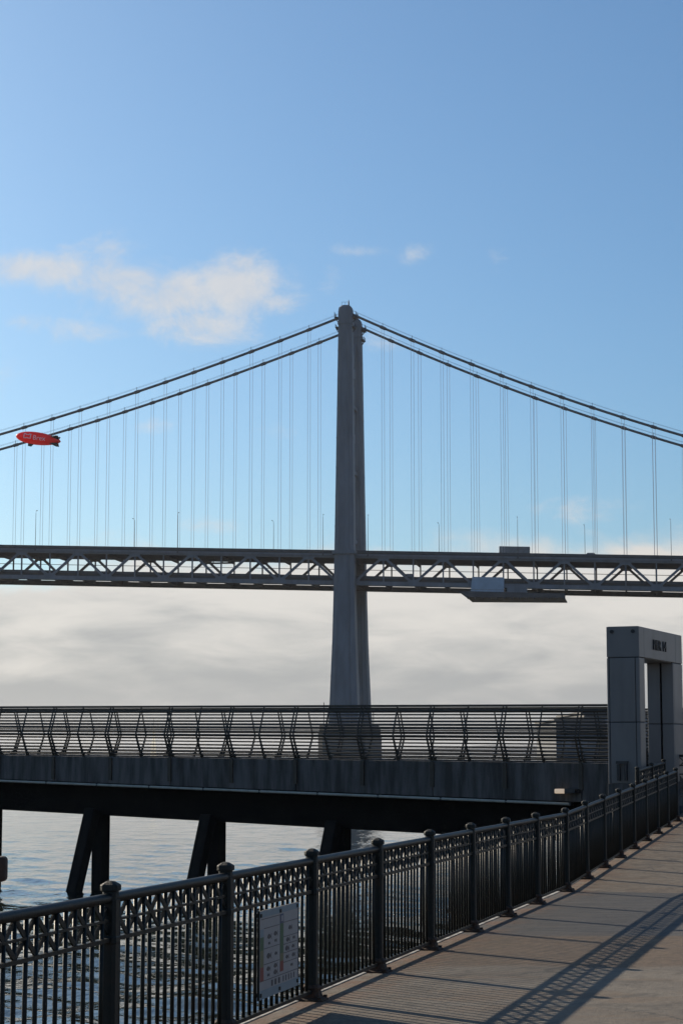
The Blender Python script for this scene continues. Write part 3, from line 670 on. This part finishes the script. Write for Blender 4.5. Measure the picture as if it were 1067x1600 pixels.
# cables
cr_ = (138.667, -0.490, 0.00077); cl_ = (137.467, -0.371, 0.00050)
ptsR = np.polyfit([11.74, 21.05, 39.7, 58.33, 76.75, 95.34], [133.26, 128.45, 120.33, 112.91, 105.98, 99.12], 2)
ptsL = np.polyfit([11.76, 30.31, 48.98, 67.56, 76.8, 112.79], [133.2, 126.56, 120.7, 114.59, 111.93, 102.02], 2)
def cz(s): return ZC + float(np.polyval(ptsR if s > 0 else ptsL, abs(s)))
for t in (0.0, TW):
    for sg in (-1, 1):
        ss = [sg*v for v in np.linspace(1.6, SE, 40)]
        m = MB(); m.tube([(s, t, cz(s)) for s in ss], 0.41, 8); c = m.build('main_cable', 'cable', br)
        m = MB()
        for dy in (-0.55, 0.55): m.tube([(s, t+dy, cz(s)+1.25) for s in ss], 0.035, 4)
        m.build('hand_rope', 'cable', c)
        for s_ in nodes[1:]:
            s = sg*s_; z = cz(s); sp = sg*0.9; dz = cz(s+0.8)-cz(s-0.8)
            m = MB(); m.tube([(s-0.8, t, z-dz/2), (s+0.8, t, z+dz/2)], 0.55, 8)
            m.bar((s, t-0.5, z), (s, t-0.5, z+1.45), 0.12, 0.12); m.build('cable_band', 'cable', c)
            m = MB()
            for dx in (-0.42, 0.42): m.tube([(s+dx, t, zz(61.2, s)), (s+dx, t, z)], 0.05, 5, caps=False)
            m.build('hanger', 'rope', br)
# trusses
def truss(t):
    m = MB()
    for sg in (-1, 1):
        for r, h in ((61.0, 1.25), (52.55, 1.25)): m.bar((sg*1.5, t, zz(r, sg*1.5)), (sg*SE, t, zz(r, sg*SE)), 0.9, h)
    o = m.build('truss_chords', 'bridge', br)
    for sg in (-1, 1):
        for j, s_ in enumerate(nodes):
            s = sg*s_
            m = MB(); m.bar((s, t, zz(52.6, s)), (s, t, zz(61, s)), 0.5, 0.42, (1, 0, 0)); m.build('truss_vertical', 'bridge', o)
            r = 61.0 if j % 2 else 52.55
            hw = 1.9
            sgn = -1 if j % 2 else 1
            z0 = zz(r, s)
            MB().prism([(s-hw, t-0.49, z0-0.55), (s+hw, t-0.49, z0-0.55), (s+hw, t-0.49, z0+0.55*1.0), (s+hw*.75, t-0.49, z0+sgn*1.35), (s-hw*.75, t-0.49, z0+sgn*1.35), (s-hw, t-0.49, z0+0.55)] if sgn > 0 else
                       [(s-hw, t-0.49, z0+0.55), (s+hw, t-0.49, z0+0.55), (s+hw, t-0.49, z0-0.55), (s+hw*.75, t-0.49, z0-1.35), (s-hw*.75, t-0.49, z0-1.35), (s-hw, t-0.49, z0-0.55)], (0, 0.98, 0)).build('gusset_plate', 'bridge', o)
            if j+1 < len(nodes):
                s2 = sg*nodes[j+1]; ra, rb = (61.0, 52.55) if j % 2 else (52.55, 61.0)
                MB().bar((s, t, zz(ra, s)), (s2, t, zz(rb, s2)), 0.75, 0.85, (0, 1, 0)).build('diagonal', 'bridge', o)
truss(0.0); truss(TW)
# decks
def deckpiece(name, r0, r1, t0, t1, m, sa=-SE, sb=SE, parent=br):
    b = MB(); vs = []
    for s in (sa, sb):
        for (y, r) in ((t0, r0), (t1, r0), (t1, r1), (t0, r1)): vs.append((s, y, zz(r, s)))
    b.add(vs, [(0, 3, 2, 1), (4, 5, 6, 7), (0, 1, 5, 4), (1, 2, 6, 5), (2, 3, 7, 6), (3, 0, 4, 7)])
    return b.build(name, m, parent)
ud = deckpiece('upper_deck', 61.62, 61.95, -0.9, TW+0.9, 'road')
for y in (-0.9, TW+0.75): deckpiece('barrier', 61.955, 62.72, y, y+0.15, 'bridge_dark', parent=ud)
for y in (-0.98, TW+0.85): deckpiece('edge_beam', 61.0, 61.60, y, y+0.13, 'bridge', parent=ud)
for y in (3, 7, 10.05, 13, 17): deckpiece('stringer', 60.3, 61.6, y-0.2, y+0.2, 'bridge_dark', parent=ud)
ld = deckpiece('lower_deck', 53.75, 54.05, 0.6, TW-0.6, 'road')
for y in (0.62, TW-0.77): deckpiece('barrier', 54.06, 54.92, y, y+0.15, 'bridge_dark', parent=ld)
for y in (1.2, 6, 10.05, 14, 18.8): deckpiece('stringer', 53.25, 53.74, y-0.2, y+0.2, 'bridge_dark', parent=ld)
for sg in (-1, 1):
    for j, s_ in enumerate(nodes):
        s = sg*s_
        MB().box(s-0.22, s+0.22, 0.46, TW-0.46, zz(59.5, s), zz(61.55, s)).build('floor_beam', 'bridge_dark', ud)
        MB().box(s-0.22, s+0.22, 0.46, TW-0.46, zz(52.2, s), zz(53.7, s)).build('floor_beam', 'bridge_dark', ld)
for y, r in ((0.9, 58.9), (TW-1.0, 58.4)):
    MB().tube([(-SE, y, zz(r, -SE)), (SE, y, zz(r, SE))], 0.10, 5).build('utility_line', 'bridge_dark', br)
deckpiece('inspection_walk', 51.55, 51.93, TW-2.2, TW+0.45, 'bridge_dark')
# a sign gantry hung below the upper deck on the left
g_ = MB(); s0 = -41.5
g_.bar((s0-5, 6, zz(58.6, s0)), (s0+4.5, 6, zz(58.6, s0)), 0.5, 0.5); g_.bar((s0-5, 6, zz(59.6, s0)), (s0+4.5, 6, zz(59.6, s0)), 0.4, 0.4)
for q in (-5, -2, 1, 4): g_.bar((s0+q, 6, zz(58.6, s0)), (s0+q+.5, 6, zz(61, s0)), 0.25, 0.25)
g_.build('hung_gantry', 'bridge_dark', br)

BR = Matrix.Translation(BO) @ Matrix.Rotation(-PHI, 4, 'Z')
def bpt(s, t, z): return BR @ Vector((s, t, z))
# lamp posts on the upper deck
near_l = [(-99.8, 'farthest left'), (-53.4, 'left'), (-7.07, 'close left'), (7.07, 'close right'), (53.4, 'right'), (99.8, 'farthest right')]
lab = {-99.8: 'thin lamp post on the near bridge edge below the blimp, leftmost of all', -53.4: 'thin lamp post on the near bridge edge midway between blimp and tower',
       -7.07: 'thin lamp post on the near bridge edge just left of the tower', 7.07: 'thin lamp post on the near bridge edge just right of the tower',
       53.4: 'thin lamp post rising above the box trailer on the near bridge edge', 99.8: 'thin lamp post on the near bridge edge, rightmost of all',
       -73.2: 'thin lamp post on the far bridge edge, second from the left edge', -26.9: 'thin lamp post on the far bridge edge, second left of the tower',
       26.9: 'thin lamp post on the far bridge edge, second right of the tower', 73.2: 'thin lamp post on the far bridge edge, second from the right edge'}
for s, l in lab.items():
    t, dr = ((-1.1, 1) if abs(s) in (99.8, 53.4, 7.07) else (TW+1.1, -1))
    r = thing('street_lamp', l, 'lamp post', bpt(s, t, zz(61.6, s)), -PHI, 'lamp posts along the bridge deck')
    m = MB(); m.tube([(0, 0, 0), (0, 0, 11.2), (0, dr*0.15, 12.0), (-0.1, dr*0.7, 12.35), (-0.15, dr*1.4, 12.4)], [.095, .065, .055, .05, .04], 6); m.build('pole', 'bridge_dark', r)
    bevel(MB().box(-0.3, 0.0, min(dr*1.3, dr*2.1), max(dr*1.3, dr*2.1), 12.33, 12.48).build('lamp_head', 'bridge_dark', r), 0.05)
    MB().box(-0.2, 0.2, -0.2, 0.2, -0.6, 0.1).build('base', 'bridge_dark', r)
# box trailer on the upper deck
tr = thing('box_trailer', 'long grey box trailer standing above the bridge railing right of the tower', 'trailer', bpt(51.9, 6.0, zz(61.95, 51.9)), -PHI); tr.rotation_euler = (0, math.atan(-SL), -PHI)
bevel(MB().box(-4.7, 4.7, -1.25, 1.25, 1.0, 3.35).build('body', 'trailer', tr), 0.06)
for i in range(10): MB().box(-4.62+i*0.99, -4.52+i*0.99, -1.30, -1.255, 1.05, 3.30).build('side_rib', 'trailer', tr)
MB().box(-4.4, 4.4, -0.5, 0.5, 0.7, 0.98).build('chassis', 'bridge_dark', tr)
for x in (-3.6, -2.5):
    for y in (-1.1, 1.1): MB().tube([(x, y-0.14, 0.5), (x, y+0.14, 0.5)], 0.5, 14).build('wheel', 'letter', tr)
for y in (-0.8, 0.8): MB().box(3.0, 3.2, y-0.1, y+0.1, 0.0, 0.95).build('landing_leg', 'bridge_dark', tr)
# small cars
def car(label, s, t, r, rot=0.0, h=1.0):
    o = thing('car', label, 'car', bpt(s, t, zz(r, s)), -PHI+rot, 'vehicles on the bridge')
    prof = [(-2.2, .35), (-2.25, .8), (-1.6, .95), (-1.0, 1.5*h), (0.9, 1.5*h), (1.5, 1.0), (2.2, .85), (2.25, .35)]
    bevel(MB().prism([(x, -0.85, z) for x, z in prof], (0, 1.7, 0)).build('body', 'car', o), 0.05)
    MB().prism([(-0.95, -0.86, 1.0), (-0.75, -0.86, 1.42*h), (0.75, -0.86, 1.42*h), (1.2, -0.86, 1.0)], (0, 1.72, 0)).build('window', 'glass', o)
    for x in (-1.4, 1.4):
        for y in (-0.8, 0.8): MB().tube([(x, y-0.1, .33), (x, y+0.1, .33)], .33, 12).build('wheel', 'letter', o)
car('small dark van on the lower bridge deck just right of the tower', 19.4, 4.0, 54.05, 0, 1.35)
car('low dark car roof showing over the upper deck railing, far right', 75.5, 3.0, 61.95)
# white sheeted scaffold box and underslung platform
sb = thing('scaffold_enclosure', 'pale blue sheeted scaffold box hung on the bridge lower chord', 'scaffold', bpt(43.9, -1.4, ZC+48.95), -PHI)
sb.rotation_euler = (0, math.atan(-SL), -PHI)
b = MB(); b.prism([(-5.1, 0, 0.0), (5.1, 0, 0.0), (5.1, 0, 4.75), (-4.7, 0, 4.75)], (0, 0.75, 0)); b.build('sheeting', 'tarp', sb)
MB().box(-5.15, 5.15, -0.05, -0.004, 0.85, 0.95).build('lacing', 'trailer', sb)
for i in range(6): MB().box(-4.9+i*1.96-0.05, -4.9+i*1.96+0.05, 0.1, 0.6, -0.5, -0.004).build('foot', 'bridge_dark', sb)
bevel(MB().box(6.0, 12.2, 0.2, 1.0, -0.1, 1.9).build('side_panel', 'bridge', sb), 0.05)
ms = thing('maintenance_platform', 'dark underslung maintenance platform beneath the bridge right of the tower', 'platform', bpt(51.0, 0, ZC+47.35), -PHI)
ms.rotation_euler = (0, math.atan(-SL)*0.55, -PHI)
b = MB(); b.prism([(-13.6, -1.6, 0), (16.6, -1.6, 0), (16.6, -1.6, 1.3), (-16.2, -1.6, 1.9)], (0, 3.0, 0)); b.build('skirt', 'bridge_dark', ms)
b = MB(); b.prism([(-13.6, 1.5, 0.15), (16.4, 1.5, 0.15), (16.4, 1.5, 0.45), (-13.8, 1.5, 0.45)], (0, TW, 0)); b.build('floor', 'bridge_dark', ms)
for i in range(14): MB().box(-13.2+i*2.27, -12.9+i*2.27, -1.6, 1.4, -0.42, -0.003).build('cross_bearer', 'bridge_dark', ms)
for x in (-12, -4, 4, 12): MB().bar((x, 0.2, 2.4), (x, 0.2, 5.4), 0.3, 0.3).build('hanger_strap', 'bridge_dark', ms)

# ------------------------------------------------------------------ blimp
def blimp():
    L_ = 11.35; root = thing('blimp', 'red blimp with white lettering floating in front of the bridge cables', 'blimp', (-74.1, 480, ZC+76.45), 0)
    root.rotation_euler = (0, R(8.2), R(-6))
    def rad(u):       # u 0 nose .. 1 tail
        return 1.92*(max(u, 0)**0.52)*((1-u)**0.62)*2.02*(1-0.06*u)*0.92 if 0 < u < 1 else 0.0
    prof = []
    us = [0.0005, .004, .012, .03, .06, .1, .15, .2, .27, .34, .42, .5, .58, .66, .74, .82, .89, .94, .97, .99, .999]
    b = MB(); n = 28
    b.loft([[(-L_/2+u*L_, rad(u)*math.cos(2*math.pi*k/n), rad(u)*math.sin(2*math.pi*k/n)) for k in range(n)] for u in us], True); body = b.build('envelope', 'red', root)
    def wrap(me, x0, z0, ang):
        ca, sa = math.cos(ang), math.sin(ang)
        for v in me.vertices:
            x, z = v.co.x*ca - v.co.y*sa + x0, v.co.x*sa + v.co.y*ca + z0
            r = rad((x+L_/2)/L_); v.co = (x, -math.sqrt(max(r*r - z*z, 0.0)) - 0.02, z)
    def dense(me):
        bm = bmesh.new(); bm.from_mesh(me); bmesh.ops.triangulate(bm, faces=bm.faces)
        for _ in range(2): bmesh.ops.subdivide_edges(bm, edges=[e for e in bm.edges if e.calc_length() > 0.12], cuts=1)
        bmesh.ops.triangulate(bm, faces=bm.faces); bm.to_mesh(me); bm.free()
    me = text_mesh('Brex', 1.62, 0, 'print'); dense(me); wrap(me, 0.55, -0.02, R(1.5)); inst('lettering', me, root)
    # bracket emblem: an open rounded frame with notched ends
    m = MB(); w = 0.16
    for quad in ([(-.95, .6), (-.45, .6), (-.28, .44), (.28, .44), (.45, .6), (.95, .6), (.95, .42), (.55, .42), (.36, .26), (-.36, .26), (-.55, .42), (-.95, .42)],
                 [(-.95, .42), (-.77, .42), (-.77, -.42), (-.95, -.42)], [(.77, .42), (.95, .42), (.95, -.42), (.77, -.42)],
                 [(-.95, -.42), (-.2, -.42), (-.08, -.30), (.08, -.30), (.2, -.42), (.95, -.42), (.95, -.6), (.12, -.6), (0, -.48), (-.12, -.6), (-.95, -.6)]):
        m.add([(x, y, 0) for x, y in quad], [tuple(range(len(quad)))])
    me = m.mesh('emblem', 'print'); dense(me); wrap(me, -2.45, 0.18, R(1.0)); inst('emblem', me, root)
    for k, (dy, dz) in enumerate(((-0.72, 0.72), (0.72, 0.72), (-0.72, -0.72), (0.72, -0.72))):
        b = MB(); pts = [(2.9, 1.0), (4.4, 1.62), (5.1, 1.62), (5.0, 0.55)]
        poly = [Vector((x, dy*r, dz*r)) for x, r in pts]; nrm = Vector((0, -dz, dy)).normalized()*0.09
        b.prism([p-nrm for p in poly], nrm*2); b.build('fin', 'finblack', root)
    bevel(MB().loft([[(-2.3, -.3, -1.45), (-1.0, -.3, -1.5), (-1.0, .3, -1.5), (-2.3, .3, -1.45)], [(-2.3, -.2, -2.1), (-1.5, -.2, -2.15), (-1.5, .2, -2.15), (-2.3, .2, -2.1)]]).build('gondola', 'finblack', root), .05)
blimp()

# ------------------------------------------------------------------ sailboat and sheds far off
sbt = thing('sailboat', 'distant sailing boat with white sail glimpsed through the pier railing', 'sailboat', (-84.8, 905, 0), R(112))
b = MB(); b.loft([[(-5.5, -1.4, 1.3), (-5.5, 1.4, 1.3), (-5.3, .9, 0), (-5.3, -.9, 0)], [(0, -1.9, 1.35), (0, 1.9, 1.35), (0, 1.4, -.2), (0, -1.4, -.2)], [(4.4, -.9, 1.6), (4.4, .9, 1.6), (4.2, .5, 0), (4.2, -.5, 0)], [(6.2, -.08, 1.8), (6.2, .08, 1.8), (5.6, .05, .2), (5.6, -.05, .2)]]); b.build('hull', 'hull', sbt)
MB().tube([(0.8, 0, 1.2), (0.8, 0, 20.0)], [.14, .07], 6).build('mast', 'hull', sbt)
MB().prism([(0.6, -.02, 2.6), (-4.6, -.02, 2.6), (-2.2, -.02, 9.5), (0.6, -.02, 17.0)], (0, .05, 0)).build('mainsail', 'sail', sbt)
MB().bar((0.7, 0, 2.4), (-4.9, 0, 2.4), .16, .16).build('boom', 'hull', sbt)
MB().prism([(1.0, -.02, 15.5), (6.0, -.02, 2.0), (1.3, -.02, 2.4)], (0, .05, 0)).build('jib', 'sail', sbt)
MB().box(-2.5, 1.5, -.9, .9, 1.3, 1.9).build('cabin', 'sail', sbt)
def shed(label, x0, x1, y0, y1, h, rows, m, loc=(0, 0, 0)):
    root = thing('pier_shed', label, 'building', (x0, y0, 0), 0); w = x1-x0; d = y1-y0
    MB().box(0, w, 0, d, -0.5, h).build('wall', m, root)
    MB().box(-0.3, w+0.3, -0.3, d, h+0.003, h+0.35).build('roof', 'shed', root)
    wm = MB().box(0, 1.5, -0.05, -0.003, 0, 1.0).mesh('window', 'glass')
    fm_ = MB(); fm_.box(-0.1, 0, -0.09, -0.003, -0.1, 1.1); fm_.box(1.5, 1.6, -0.09, -0.003, -0.1, 1.1); fm_.box(0, 1.5, -0.09, -0.003, 1.003, 1.1); fm_.box(0, 1.5, -0.09, -0.003, -0.1, -0.003)
    fme = fm_.mesh('window_frame', 'shed')
    for z in rows:
        x = 0.8
        while x < w-1.8:
            o = inst('window', wm, root, (x, 0, z)); inst('window_frame', fme, o); x += 2.4
shed('low dark waterside shed with windows behind the right end of the pier railing', 32.2, 38.5, 300, 330, ZC+4.75, (ZC+3.2, ZC+0.8), 'shed2')
shed('taller grey waterside shed behind the portal, beside the low dark shed', 36.8, 70, 303, 340, ZC+6.0, (ZC+4.4, ZC+2.2), 'shed')

# ------------------------------------------------------------------ thin sea haze
hz = MB().box(-16000, 16000, -400, 15000, -3.0, ZC+150).build('haze', 'rope'); tag(hz, kind='stuff')
hm = bpy.data.materials.new('thin_sea_haze'); hm.use_nodes = True; hn = hm.node_tree.nodes; hn.clear()
pv = hn.new('ShaderNodeVolumePrincipled'); pv.inputs['Color'].default_value = (0.93, 0.95, 1.0, 1); pv.inputs['Density'].default_value = 0.000034; pv.inputs['Anisotropy'].default_value = 0.3
ho = hn.new('ShaderNodeOutputMaterial'); hm.node_tree.links.new(pv.outputs[0], ho.inputs['Volume']); hz.data.materials.clear(); hz.data.materials.append(hm)
sc.cycles.volume_bounces = 0
